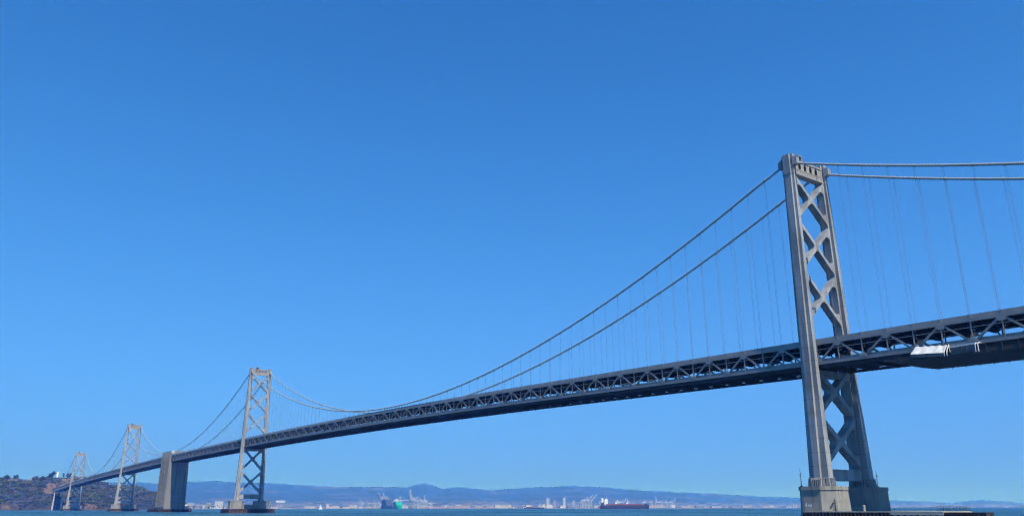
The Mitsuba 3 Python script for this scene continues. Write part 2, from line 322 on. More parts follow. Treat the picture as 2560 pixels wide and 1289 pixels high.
tree(at_u(-30), 0.99, 20, 3.2, 'slim lone tree on the ridge to the right of the white tower', 0.6, 3)
tree(at_u(-47), 0.98, 13, 7, 'broad dark tree on the ridge between white tower and bridge tower', 1.2, 4)
tree(at_u(95), 0.99, 9, 6, 'low dark tree at the left end of the bare ridge', 1.2, 5)
tree(at_u(118), 0.98, 9, 7, 'leftmost dark tree on the island ridge at the picture edge', 1.2, 6)
tree(at_u(45), 1.0, 7, 4, 'small dark tree beside the long pale ridge building', 1.0, 7)
tree(at_u(-385), 0.9, 11, 5, 'dark tree on the low island tip right of the anchorage', 1.2, 8)

def ridge_building(name, u, v, lx, ly, h, label, roof='grey_roof', wall='pale_wall'):
    q = island_point(np.array(float(u)), np.array(float(v)))
    t = hold(name)
    obj('wall', MB().box(q[0] - lx / 2, q[0] + lx / 2, q[1] - ly / 2, q[1] + ly / 2, q[2] - 4, q[2] + h), wall, t)
    x0, x1, y0, y1, z = q[0] - lx / 2 - 0.5, q[0] + lx / 2 + 0.5, q[1] - ly / 2 - 0.5, q[1] + ly / 2 + 0.5, q[2] + h
    obj('roof', MB().raw([[x0, y0, z], [x1, y0, z], [x1, y1, z], [x0, y1, z], [q[0], y0 + 1, z + h * 0.4], [q[0], y1 - 1, z + h * 0.4]],
                         [[0, 1, 4], [1, 2, 5], [1, 5, 4], [2, 3, 5], [3, 0, 4], [3, 4, 5], [0, 2, 1], [0, 3, 2]]), roof, t)
    for k in range(int(ly / 5)):
        y = q[1] - ly / 2 + 2.5 + k * 5
        obj('window', MB().box(q[0] - lx / 2 - 0.06, q[0] - lx / 2 + 0.1, y - 0.8, y + 0.8, q[2] + h * 0.35, q[2] + h * 0.8), 'window_glass', t)
    tag(t, label, 'building')
ridge_building('ridge_building', at_u(40), 0.99, 9, 38, 3.0, 'long low pale building on the bare island ridge')
ridge_building('white_house', at_u(-32), 0.95, 9, 10, 3.6, 'small pale house on the ridge right of the white tower')
ridge_building('tip_house', at_u(-388), 0.7, 8, 9, 4, 'small white house on the low island tip', wall='white_wall')
q = island_point(np.array(at_u(-13)), np.array(0.97))
t = hold('white_tower')
an = np.arange(16) * 2 * np.pi / 16
ring = lambda r, z: np.stack([q[0] + r * np.cos(an), q[1] + r * np.sin(an), np.full(16, q[2] + z)], 1)
obj('body', MB().loft([ring(3.2, -3), ring(2.9, 19)]), 'white_paint', t, smooth=40)
obj('roof', MB().loft([ring(3.4, 19.0), ring(3.4, 20.2), ring(0.8, 22.5)]), 'white_paint', t, smooth=40)
tag(t, 'white cylindrical tower standing on the island ridge', 'tower')

# ------------------------------------------------------------------ the bridge
B = hold('suspension_bridge')
tag(B, 'long grey double-deck suspension bridge crossing the bay to the wooded island', 'bridge')
TOW = {2: 0.0, 3: 694.0, 5: 1419.0, 6: 2116.0}
W4X = 1057.0
END0, END1 = -354.0, 2540.0
Tz = PchipInterpolator([-354, -200, -73, 22, 117, 226, 399, 630, 964, 1150, 1296, 1445, 1730, 2040, 2300, 2540], [53.5, 57.6, 61.0, 63.7, 66.5, 69.5, 72.8, 75.2, 76.4, 76.2, 75.4, 74.3, 72.0, 68.2, 63.5, 58.5])
Tz = (lambda f: (lambda s: float(f(s))))(Tz)
CABZ = {2: 135.6, 3: 146.5, 5: 146.5, 6: 135.0}
SPANS = [(-354.0, 55.0, 0.0, 134.0), (0.0, 134.9, 694.0, CABZ[3]), (694.0, CABZ[3], 1030.0, 79.3), (1084.0, 79.3, 1419.0, CABZ[5]), (1419.0, CABZ[5], 2116.0, CABZ[6]), (2116.0, CABZ[6], 2470.0, 61.5)]
def cab_z(s):
    for a, za, b, zb in SPANS:
        if a <= s <= b:
            t = (s - a) / (b - a)
            return za + (zb - za) * t - 4 * (0.00056 / 4) * (s - a) * (b - s)
    return None
HY = 10.05

# towers -------------------------------------------------------------
def cross_section(a, b, c, st):
    """plan of a leg: a, b half sizes along and across the bridge, c half width of the proud rib, st its depth"""
    q = [(a, b - st), (c, b - st), (c, b)]
    pts = q + [(-x, y) for x, y in q[::-1]] + [(-x, -y) for x, y in q] + [(x, -y) for x, y in q[::-1]]
    return np.array(pts)

def octagon(cx, cy, R, f, z):
    o = [(R, -f), (R, f), (f, R), (-f, R), (-R, f), (-R, -f), (-f, -R), (f, -R)]
    return np.array([(cx + x, cy + y, z) for x, y in o])

def tower(X, zped, ztop, zc, portal, xs_up, xs_lo, strut, base_half, label, sc=1.0, fine=True, zbase=3.0, pedR=7.2, far_half=None, far_R=None, ped_half=None):
    t = hold('tower', B)
    tag(t, label)
    def cy(z): return np.interp(z, [zped, zc], [base_half, HY])
    def ab(z):
        return (np.interp(z, [zped, zped + 38, zc], [3.85, 3.05, 2.35]) * sc, np.interp(z, [zped, zped + 38, zc], [2.45, 1.8, 1.5]) * sc)
    def cst(z): return np.interp(z, [zped, zped + 38, zc], [1.15, 1.4, 1.45]) * sc, np.interp(z, [zped, zped + 38, zc], [1.0, .88, .8]) * sc
    for sgn in (1, -1):
        lv = [zped, zped + 0.6, zped + 3.2] + list(np.linspace(zped + 8, zc - 6, 10)) + [zc - 5.6, ztop]
        secs = []
        for z in lv:
            a_, b_ = ab(z)
            if z < zped + 3.1: a_, b_ = a_ * 1.12, b_ * 1.12
            sec = cross_section(a_, b_, *cst(z))
            if z > zc - 5.8: sec = sec * [1.06, 1.12]
            secs.append(np.c_[X + sec[:, 0], sgn * cy(z) + sec[:, 1], np.full(len(sec), z)])
        obj('leg', MB().loft(secs), 'steel', t)
        y = sgn * cy(zc); a_, b_ = ab(zc)
        for e in (-1, 1):
            sd = MB().hexa([[X + e * a_ * 1.05, y - 1.1, zc - 2.4], [X + e * (a_ + 1.9), y - 0.9, zc - 2.2], [X + e * (a_ + 1.9), y + 0.9, zc - 2.2], [X + e * a_ * 1.05, y + 1.1, zc - 2.4],
                     [X + e * a_ * 1.05, y - 1.1, zc + 1.5], [X + e * (a_ + 1.9), y - 0.9, zc + 0.5], [X + e * (a_ + 1.9), y + 0.9, zc + 0.5], [X + e * a_ * 1.05, y + 1.1, zc + 1.5]] if e > 0 else
                    [[X + e * (a_ + 1.9), y - 0.9, zc - 2.2], [X + e * a_ * 1.05, y - 1.1, zc - 2.4], [X + e * a_ * 1.05, y + 1.1, zc - 2.4], [X + e * (a_ + 1.9), y + 0.9, zc - 2.2],
                     [X + e * (a_ + 1.9), y - 0.9, zc + 0.5], [X + e * a_ * 1.05, y - 1.1, zc + 1.5], [X + e * a_ * 1.05, y + 1.1, zc + 1.5], [X + e * (a_ + 1.9), y + 0.9, zc + 0.5]])
            obj('cable_saddle', sd, 'steel', t)
        if fine:
            rb = MB(); a_, b_ = ab(zped + 1); zz = zped + 2.9
            for x in np.linspace(-3.2, 3.2, 10):
                for e in (-1, 1):
                    yb = b_ * (1.12 if abs(x) < 1.9 else 0.9 if abs(x) < 2.7 else 0.58)
                    rb.beam((X + x, sgn * cy(zped) + e * (yb + 0.42), zped), (X + x, sgn * cy(zz) + e * (yb + 0.05), zz), 0.16, 0.5, (0, 1, 0))
            for y0 in np.linspace(-2.2, 2.2, 8):
                for e in (-1, 1):
                    xb = a_ * (1.12 if abs(y0) < 1.2 else 0.86 if abs(y0) < 1.9 else 0.6)
                    rb.beam((X + e * (xb + 0.42), sgn * cy(zped) + y0, zped), (X + e * (xb + 0.05), sgn * cy(zz) + y0, zz), 0.5, 0.16, (0, 1, 0))
            obj('base_ribs', rb, 'steel', t)
        ped = MB()
        px = X - 0.9 * (pedR / 7.2)
        pR, pH = (far_R or pedR, far_half or base_half) if sgn < 0 else (pedR, ped_half or base_half)
        zz = [zbase - 5] + list(np.linspace(zbase, zped - 1.25, 3))
        for k in range(3):
            R0 = pR + (0.35 if k == 0 else 0.12 if k == 1 else 0)
            ped.loft([octagon(px, sgn * pH, R0, R0 * .5, zz[k]), octagon(px, sgn * pH, R0 - 0.12, R0 * .5, zz[k + 1] - 0.06)])
            ped.loft([octagon(px, sgn * pH, R0 - 0.3, R0 * .49, zz[k + 1] - 0.08), octagon(px, sgn * pH, R0 - 0.3, R0 * .49, zz[k + 1] + 0.02)])
        ped.loft([octagon(px, sgn * pH, pR + 0.14, pR * .52, zped - 1.25), octagon(px, sgn * pH, pR + 0.14, pR * .52, zped)])
        obj('pedestal', ped, 'concrete', t)
    def xbrace(z0, z1, depth, th):
        yi0, yi1 = cy(z0) - ab(z0)[1] * .9, cy(z1) - ab(z1)[1] * .9
        m = th / 2
        w0, w1 = yi0 + 1.0, yi1 + 1.0
        x1 = LineString([(-w0, z0 + 0.4), (w1, z1 - 0.4)]).buffer(m, cap_style=2); x2 = LineString([(w0, z0 + 0.4), (-w1, z1 - 0.4)]).buffer(m, cap_style=2)
        frame = unary_union([x1, x2, Polygon([(yi0, z0 - 1), (yi0 + 3, z0 - 1), (yi1 + 3, z1 + 1), (yi1, z1 + 1)]), Polygon([(-yi0, z0 - 1), (-yi0 - 3, z0 - 1), (-yi1 - 3, z1 + 1), (-yi1, z1 + 1)])])
        f = frame.buffer(1.7).buffer(-1.7, quad_segs=5)
        clip = Polygon([(-yi0 - .3, z0), (yi0 + .3, z0), (yi1 + .3, z1), (-yi1 - .3, z1)])
        g = f.intersection(clip).simplify(0.04)
        g = unary_union([q_ for q_ in getattr(g, 'geoms', [g]) if q_.area > 0.3])
        mb = MB(); d = depth / 2
        mb.poly_x(g, X - d + 0.12, X + d - 0.12)
        rim = unary_union([x1, x2]).buffer(0.10).intersection(clip)                     # cover plates standing a little proud of the web
        mb.poly_x(g.intersection(rim), X - d, X - d + 0.12); mb.poly_x(g.intersection(rim), X + d - 0.12, X + d)
        obj('cross_brace', mb, 'steel', t)
    for z0, z1 in xs_up: xbrace(z0 + .01, z1, 2.9 * sc, 1.35 * sc)
    for z0, z1 in xs_lo: xbrace(z0 + .01, z1, 3.3 * sc, 1.75 * sc)
    z0, z1 = portal
    yi = cy(z0) - ab(z0)[1] * .9
    face = sbox(-yi, z0, yi, z1)
    zb, zt = z0 + (z1 - z0) * .42, z1 - (z1 - z0) * .15
    holes = unary_union([sbox(c - 0.85, zb, c + 0.85, zt - 0.5).union(sbox(c - 0.5, zb, c + 0.5, zt)) for c in (-5.2, -1.75, 1.75, 5.2)])
    plate = face.difference(holes)
    mb = MB()
    mb.poly_x(plate, X - 1.45, X - 1.1).poly_x(plate, X + 1.1, X + 1.45)
    mb.box(X - 1.1, X + 1.1, -yi, yi, z0, z0 + 0.3).box(X - 1.1, X + 1.1, -yi, yi, z1 - 0.3, z1).box(X - 0.05, X + 0.05, -yi, yi, z0 + .3, z1 - .3)
    mb.box(X - 1.75, X - 1.45, -yi, yi, z1 - 0.55, z1 + 0.15).box(X - 1.6, X - 1.45, -yi, yi, zb - 0.45, zb - 0.15).box(X - 1.7, X - 1.45, -yi, yi, z0 - 0.15, z0 + 0.25)
    for k in range(12):
        y = -yi + (k + .5) * 2 * yi / 12; mb.box(X - 1.58, X - 1.45, y - .09, y + .09, z0 + 0.25, zb - 0.45)
    obj('portal_beam', mb, 'portal_paint', t)
    hb = MB().box(X - 1.2, X + 1.2, 2.6, 2.95, z1 + .15, z1 + 2.4).box(X - 1.2, X + 1.2, 4.9, 5.25, z1 + .15, z1 + 2.4).box(X - 1.35, X + 1.35, 2.45, 5.4, z1 + 2.4, z1 + 2.75).box(X + .6, X + .9, 2.95, 4.9, z1 + .15, z1 + 2.4)
    hb.box(X - .06, X + .06, 3.85, 3.97, z1 + 2.75, z1 + 5.5)
    obj('beacon_hut', hb, 'portal_paint', t)
    hand = MB()
    for sx in (-1.3, 1.3):
        for y in np.arange(-7, 7.1, 1.75): hand.box(X + sx - .04, X + sx + .04, y - .04, y + .04, z1 + .15, z1 + 1.25)
        hand.box(X + sx - .04, X + sx + .04, -7, 7, z1 + 1.2, z1 + 1.28).box(X + sx - .03, X + sx + .03, -7, 7, z1 + .7, z1 + .76)
    obj('handrail', hand, 'rope', t)
    z0, z1 = strut
    yi = cy(z0) - ab(z0)[1] * .9
    mb = MB().box(X - 1.5, X + 1.5, -yi, yi, z0, z1).box(X - 1.7, X + 1.7, -yi, yi, z0 - .2, z0 + .2).box(X - 1.7, X + 1.7, -yi, yi, z1 - .2, z1 + .2)
    obj('bottom_strut', mb, 'steel', t)
    dk = Tz(X) - 10.6
    yi = cy(dk) - ab(dk)[1] * .9
    obj('deck_strut', MB().box(X - 1.3, X + 1.3, -yi, yi, dk - 2.6, dk - .1), 'steel', t)
    w = MB().box(X - 3.4, X + 3.0, -base_half + pedR - 0.3, base_half - pedR + 0.3, zbase - 4, zbase + (2.0 if fine else 5.5))
    obj('pier_wall', w, 'concrete', t)
    return t

d2 = Tz(0)
tw2 = tower(0.0, 11.5, 137.0, 134.4, (129.3, 135.3), [(110.5, 129.3), (90.3, 110.5), (70.0, 90.3)], [(35.9, 53.6), (18.0, 35.9)], (13.8, 17.2), 12.05, 'nearest and tallest-looking tower, standing in the right of the view', far_half=12.3, far_R=6.45, ped_half=12.8)
tower(694.0, 12.3, 150.3, 146.4, (142.9, 148.6), [(123.7, 142.9), (102.3, 123.7), (80.5, 102.3)], [(42.0, 66.2), (19.5, 42.0)], (14.3, 18.3), 12.8, 'second tower, pale and slender, rising from a brown fender in mid bay', fine=False)
tower(1419.0, 11.5, 150.0, 146.3, (140.8, 148.3), [(119, 140.8), (99, 119), (79.5, 99)], [(40, 64), (18.5, 40)], (13.5, 17), 13.2, 'third tower, between the concrete anchorage and the wooded island', fine=False)
tower(2116.0, 11.3, 138.0, 134.2, (129.5, 136.5), [(110, 129.5), (90, 110), (72, 90)], [(36, 56), (18, 36)], (13.5, 17), 13.1, 'farthest and smallest tower, in front of the island', fine=False)

# marks, plates and a ladder on the nearest pedestal
pm = MB(); yf = 12.8 + 7.2 + .36
for x0, x1, z0, z1 in ((1.0, 1.45, 4.9, 6.0), (-0.35, 0.4, 5.0, 5.6), (-0.95, -0.55, 5.0, 5.65)): pm.box(x0, x1, yf, yf + .06, z0, z1)
obj('painted_marks', pm, 'white_paint', tw2)
ld = MB(); cx, cyy = -7.9, 16.9
for e in (-.35, .35): ld.box(cx + e * .7 - .05, cx + e * .7 + .05, cyy - e * .7 + .5, cyy - e * .7 + .6, 3.5, 7.4)
for z in np.arange(3.8, 7.4, .4): ld.beam((cx - .25, cyy + .8, z), (cx + .25, cyy + .3, z), .05, .05)
ld.hexa([[cx - .3, cyy + 1.25, 5.9], [cx + 1.0, cyy - .05, 5.9], [cx + 1.4, cyy + .35, 5.9], [cx + .1, cyy + 1.65, 5.9], [cx - .3, cyy + 1.25, 6.15], [cx + 1.0, cyy - .05, 6.15], [cx + 1.4, cyy + .35, 6.15], [cx + .1, cyy + 1.65, 6.15]])
obj('ladder', ld, 'dark_metal', tw2)

# concrete centre anchorage ---------------------------------------------
A = hold('centre_anchorage', B)
tag(A, 'massive grey concrete pier between the second and third towers')
x0, x1, zt = W4X - 27, W4X + 27, Tz(W4X) - 10.4
mb = MB()
def ring4(m, hy, z): return [[x0 - m, -hy, z], [x1 + m, -hy, z], [x1 + m, hy, z], [x0 - m, hy, z]]
mb.loft([ring4(1.5, 13.6, -4), ring4(1.5, 13.5, 6), ring4(0, 12.3, zt)])
obj('block', mb, 'anchorage_concrete', A)
for s in (1, -1):
    for k in range(8):
        xx = x0 + 2 + k * 50 / 7; 
        pil = MB().hexa([[xx - 1.4, s * 13.3 if s > 0 else -14.3, 6], [xx + 1.4, s * 13.3 if s > 0 else -14.3, 6], [xx + 1.4, 14.3 if s > 0 else -13.3, 6], [xx - 1.4, 14.3 if s > 0 else -13.3, 6],
                         [xx - 1.2, 12.0 if s > 0 else -12.9, zt + 12.5], [xx + 1.2, 12.0 if s > 0 else -12.9, zt + 12.5], [xx + 1.2, 12.9 if s > 0 else -12.0, zt + 12.5], [xx - 1.2, 12.9 if s > 0 else -12.0, zt + 12.5]])
        obj('pilaster', pil, 'anchorage_concrete', A)
    obj('side_wall', MB().box(x0, x1, min(s * 11.0, s * 12.2), max(s * 11.0, s * 12.2), zt + .003, zt + 12.2), 'anchorage_concrete', A)
pf = MB()
for xx in (x0 + 1.2, x0 + 12, W4X, x1 - 12, x1 - 1.2):
    pf.box(xx - .7, xx + .7, -12.4, -11.1, zt + 12.2, zt + 14.6).box(xx - .7, xx + .7, 11.1, 12.4, zt + 12.2, zt + 14.6).box(xx - .8, xx + .8, -12.6, 12.6, zt + 14.6, zt + 15.6)
pf.box(x0 + 2, x1 - 2, -12.2, -11.4, zt + 14.5, zt + 15.5).box(x0 + 2, x1 - 2, 11.4, 12.2, zt + 14.5, zt + 15.5)
obj('roof_frame', pf, 'steel', A)
for s in (1, -1):
    obj('cable_housing', MB().box(x0 - 4, x0 + 10, s * HY - 1.3, s * HY + 1.3, Tz(W4X) + 1.2, Tz(W4X) + 4.5), 'white_paint', A)

# end piers ---------------------------------------------------------------
for X_, zb in ((-354.0, -4), (2460.0, -2)):
    pr = hold('end_pier', B)
    z1 = Tz(X_) - 10.6
    for s in (1, -1): obj('column', MB().hexa([[X_ - 3, s * 11 - 2, zb], [X_ + 3, s * 11 - 2, zb], [X_ + 3, s * 11 + 2, zb], [X_ - 3, s * 11 + 2, zb], [X_ - 2, s * 10 - 1.2, z1], [X_ + 2, s * 10 - 1.2, z1], [X_ + 2, s * 10 + 1.2, z1], [X_ - 2, s * 10 + 1.2, z1]]), 'concrete_light', pr)
    obj('cap_beam', MB().box(X_ - 1.6, X_ + 1.6, -8.8, 8.8, z1 - 3, z1 - .1), 'concrete_light', pr)

# trusses and decks -----------------------------------------------------
def nodes():
    out = []
    for a_, b_, n in ((-354, 0, 18), (0, 694, 37), (694, W4X, 19), (W4X, 1419, 19), (1419, 2116, 37), (2116, 2540, 22)):
        s0, s1 = a_ + 12.0, b_ - 11.4
        st = (s1 - s0) / n
        out.append((a_ + 3, 'b'))
        for k in range(n):
            out += [(s0 + k * st, 't'), (s0 + (k + .5) * st, 'b')]
        out += [(s1, 't'), (b_ - 3, 'b')]
    return out
ND = nodes()
def chord_z(s, top): return Tz(s) - (1.65 if top else 8.8)
pieces = {'diagonal': [], 'vertical': [], 'hanger': []}
ss = np.array([s for s, _ in ND])
for e in (1, -1):
    y = e * HY
    tk = hold('stiffening_truss', B)
    for top in (True, False):
        ch = MB()
        for (sa, ka), (sb, kb) in zip(ND[:-1], ND[1:]): ch.beam((sa, y, chord_z(sa, top)), (sb, y, chord_z(sb, top)), .8, 1.1 if top else 1.0)
        obj('top_chord' if top else 'bottom_chord', ch, 'truss_paint', tk)
    for i, (s, k) in enumerate(ND):
        ctr = np.array([s, y, Tz(s) - 5])
        m = MB().beam((s, y, chord_z(s, True) - .55), (s, y, chord_z(s, False) + .5), .42, .34, (1, 0, 0))
        zg = chord_z(s, k == 't') + (-.75 if k == 't' else .75)
        if k == 't': m.hexa([[s - .9, y - .46, zg - .9], [s + .9, y - .46, zg - .9], [s + .9, y + .46, zg - .9], [s - .9, y + .46, zg - .9], [s - 1.7, y - .46, zg + .5], [s + 1.7, y - .46, zg + .5], [s + 1.7, y + .46, zg + .5], [s - 1.7, y + .46, zg + .5]])
        else: m.hexa([[s - 1.6, y - .46, zg - .4], [s + 1.6, y - .46, zg - .4], [s + 1.6, y + .46, zg - .4], [s - 1.6, y + .46, zg - .4], [s - .8, y - .46, zg + .7], [s + .8, y - .46, zg + .7], [s + .8, y + .46, zg + .7], [s - .8, y + .46, zg + .7]])
        pieces['vertical'].append((np.linalg.norm(ctr - EYE), tk, m))
        if i + 1 < len(ND):
            sb, kb = ND[i + 1]
            if k != kb and sb - s < 16:
                m = MB().beam((s, y, chord_z(s, k == 't')), (sb, y, chord_z(sb, kb == 't')), .55, .62, (0, 0, 1))
                pieces['diagonal'].append((np.linalg.norm(ctr - EYE), tk, m))
    ck = hold('main_cable', B)
    mb = MB()
    for a_, za, b_, zb in SPANS:
        q_ = np.linspace(a_, b_, 41)
        mb.tube([(s, y, cab_z(s)) for s in q_], 0.46, 10)
    for s, k in ND:                                                     # cable bands
        z = cab_z(s)
        if z and z > Tz(s) + 1.2: mb.tube([(s - .5, y, cab_z(max(s - .5, -354)) or z), (s + .5, y, cab_z(s + .5) or z)], 0.55, 8)
    scene[ck] = mikit.ply(mb.mesh(), 'cable_paint', smooth=40)
    for s, k in ND:
        z = cab_z(s)
        if z and z > Tz(s) + 1.0 and -345 < s < 2460 and min(abs(s - x) for x in TOW.values()) > 8:
            m = MB()
            for dx in (-.24, .24): m.beam((s + dx, y, Tz(s) - 1.2), (s + dx, y, z), .044, .044, (1, 0, 0))
            m.box(s - .45, s + .45, y - .36, y + .36, Tz(s) - 1.1, Tz(s) - .5)
            pieces['hanger'].append((np.linalg.norm(np.array([s, y, (z + Tz(s)) / 2]) - EYE), ck, m))
for kind, lst in pieces.items():
    lst.sort(key=lambda q_: q_[0])
    matl = 'rope' if kind == 'hanger' else 'truss_paint'
    for d_, par, m in lst[:300]: obj(kind, m, matl, par)
    for par in sorted({q_[1] for q_ in lst}):
        rest = MB()
        for d_, p_, m in lst[300:]:
            if p_ == par:
                for v_, f_ in zip(m.v, m.f): rest.raw(v_, f_ - f_.min())
        if rest.n: tag(obj({'diagonal': 'far_diagonals', 'vertical': 'far_verticals', 'hanger': 'far_hangers'}[kind], rest, matl, par), kind='stuff')

SX = np.arange(END0, END1 + .1, 9.047)
def strip(y0, y1, za, zb, x0=END0, x1=END1, step=9.047):
    mb = MB(); q_ = np.arange(x0, x1 + .01, step)
    secs = [np.array([[s, y0, Tz(s) + za], [s, y1, Tz(s) + za], [s, y1, Tz(s) + zb], [s, y0, Tz(s) + zb]]) for s in q_]
    return mb.loft(secs)
beams = []
for nm, zs, z_lo_mid, z_lo_end in (('upper', -1.4, -3.9, -2.3), ('lower', -8.5, -10.45, -10.45)):
    dkk = hold('deck', B)
    scene[dkk] = mikit.ply(strip(-8.8, 8.8, zs, zs + .4).mesh(), 'asphalt')
    tag(dkk, f'{nm} roadway deck, dark underneath')
    for e in (1, -1):
        if nm == 'upper':
            obj('barrier', strip(e * 9.75 - .25, e * 9.75 + .25, -1.095, 0.0), 'truss_paint', dkk)
        else:
            obj('barrier', strip(e * 9.1 - .15, e * 9.1 + .15, -8.1, -7.25), 'truss_paint', dkk)
            fg = strip(e * 9.35 - .1, e * 9.35 + .1, -10.6, -9.62)
            for s in np.arange(END0 + 5, END1 - 8, 9.047): fg.raw([[s + dx, e * 9.35 + dy, Tz(s + dx) + dz] for dx, dy, dz in ((0, -.1, -9.62), (6.2, -.1, -9.62), (6.2, .1, -9.62), (0, .1, -9.62), (0, -.1, -8.9), (6.2, -.1, -8.9), (6.2, .1, -8.9), (0, .1, -8.9))],
                [[0, 2, 1], [0, 3, 2], [4, 5, 6], [4, 6, 7], [0, 1, 5], [0, 5, 4], [1, 2, 6], [1, 6, 5], [2, 3, 7], [2, 7, 6], [3, 0, 4], [3, 4, 7]])
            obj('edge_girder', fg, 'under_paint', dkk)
    stg = MB()
    for y in (-6.5, -3.9, -1.3, 1.3, 3.9, 6.5):
        m = strip(y - .2, y + .2, zs - .9, zs - .003); stg.raw(np.vstack(m.v), np.vstack(m.f))
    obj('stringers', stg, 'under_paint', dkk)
    for s in ss:
        z = Tz(s); m = MB()
        prof = Polygon([(-9.2, z + z_lo_end), (-6.0, z + z_lo_mid), (6.0, z + z_lo_mid), (9.2, z + z_lo_end), (9.2, z + zs - .01), (-9.2, z + zs - .01)])
        m.poly_x(prof, s - .28, s + .28)
        if nm == 'upper':
            for e in (1, -1): m.beam((s, e * 9.6, z - 5.2), (s, e * 7.0, z - 3.6), .35, .35, (1, 0, 0))     # knee brackets
        beams.append((np.linalg.norm(np.array([s, 0, z]) - EYE), dkk, m))
beams.sort(key=lambda q_: q_[0])
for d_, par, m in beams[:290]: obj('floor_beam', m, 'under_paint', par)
for par in sorted({q_[1] for q_ in beams}):
    rest = MB()
    for d_, p_, m in beams[290:]:
        if p_ == par:
            for v_, f_ in zip(m.v, m.f): rest.raw(v_, f_ - f_.min())
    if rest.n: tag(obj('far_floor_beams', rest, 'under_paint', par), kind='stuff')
for y in (10.62,):
    obj('conduit', strip(y - .09, y + .09, -4.15, -3.97), 'truss_paint', B)

# ------------------------------------------------------------------ work platform, shelters on the near truss
pt = MB()
def prow(s, zd): return np.array([[s, -12.2, Tz(s) - zd], [s, 11.6, Tz(s) - zd], [s, 11.6, Tz(s) - 11.0], [s, -12.2, Tz(s) - 11.0]])
pt.loft([prow(-28.0, 11.1), prow(-33.5, 12.2)] + [prow(s, 12.3) for s in np.arange(-42, -125, -9)][:])
wp = hold('work_platform')
obj('floor', MB().raw(np.vstack(pt.v), np.vstack(pt.f)), 'netting', wp)
for s in np.arange(-34, -120, -4.55):
    for y in (-12.25, 11.65):
        obj('hanger_post', MB().box(s - .09, s + .09, y - .09, y + .09, Tz(s) - 12.6, Tz(s) - 9.6), 'dark_metal', wp)
tag(wp, 'dark maintenance platform hung under the deck right of the nearest tower', 'work platform')

def frame_pts(s, ytop, ybot, ztop, zbot, zlow): return (s, ytop, ztop), (s, ybot, zbot), (s, ybot, zlow)
sh = hold('tarpaulin_shelter')
rng = np.random.default_rng(3)
SA, SB_ = -38.6, -49.2
rows = []
U = np.linspace(0, 1, 25)
for v in np.linspace(0, 1, 9):
    s = SA + (SB_ - SA) * U + (1 - v) * -1.0 * (1 - U)
    base = Tz(-44) - 7.35
    yy = 10.9 + 2.2 * v + 0.16 * np.sin(U * 19) * np.sin(v * 3.1) 
    zz = 54.15 - 1.05 * U - v * (2.55 + .05 * U) + (0.14 * np.sin(U * 26) * (1 - v))
    rows.append(np.c_[s, yy, zz])
n = 25; V = np.vstack(rows); ii, jj = np.meshgrid(np.arange(8), np.arange(n - 1), indexing='ij'); a = (ii * n + jj).ravel()
F = np.vstack([np.stack([a, a + n, a + n + 1], 1), np.stack([a, a + n + 1, a + 1], 1)])
th = V + [0, -.05, -.05]
obj('roof_sheet', (np.vstack([V, th]), np.vstack([F, F[:, ::-1] + len(V)])), 'tarp', sh, smooth=True)
for k in range(6):
    u0, u1 = k / 6, (k + 1) / 6; g = .02
    s0, s1 = SA + (SB_ - SA) * (u0 + g / 6), SA + (SB_ - SA) * (u1 - g / 6)
    za, zb = 51.62 - 1.1 * u0, 51.62 - 1.1 * u1
    obj('side_panel', MB().hexa([[s1, 12.95, zb - 1.15], [s0, 12.95, za - 1.15], [s0, 13.05, za - 1.15], [s1, 13.05, zb - 1.15], [s1, 12.95, zb], [s0, 12.95, za], [s0, 13.05, za], [s1, 13.05, zb]]), 'clear_tarp', sh)
for s in (SB_ - .15, SB_ - .95):
    z1 = 53.15
    fm = MB().beam((s, 10.9, z1), (s, 13.05, 50.55), .22, .22).beam((s, 13.05, 50.55), (s, 13.05, 49.4), .18, .18, (1, 0, 0)).beam((s, 10.9, z1), (s, 10.9, 49.4), .18, .18, (1, 0, 0))
    obj('end_frame', fm, 'white_paint', sh)
tag(sh, 'bright white tarpaulin shelter with sloping sheet on the side of the deck', 'shelter')

s2 = hold('scaffold_shelter')
obj('top_rail', MB().beam((-50.6, 11.9, 52.0), (-58.6, 11.9, 52.15), .3, .42), 'white_paint', s2)
for k in range(5):
    s0, s1 = -51.2 - k * 1.5, -51.2 - (k + 1) * 1.5 + .06
    obj('side_panel', MB().box(s1, s0, 12.0, 12.07, 49.7, 51.85), 'clear_tarp', s2)
    obj('post', MB().box(s0 - .04, s0 + .1, 12.08, 12.2, 49.4, 51.9), 'dark_metal', s2)
for s in (-58.5, -59.3):
    obj('hoop', MB().tube([(s, 12.2, 49.5), (s, 12.2, 51.6), (s - .15, 12.0, 52.05), (s - .35, 11.4, 52.2), (s - .4, 10.8, 52.1)], .15, 8), 'white_paint', s2, smooth=40)
tag(s2, 'low scaffold shelter with white rail, right of the white tarpaulin shelter', 'shelter')

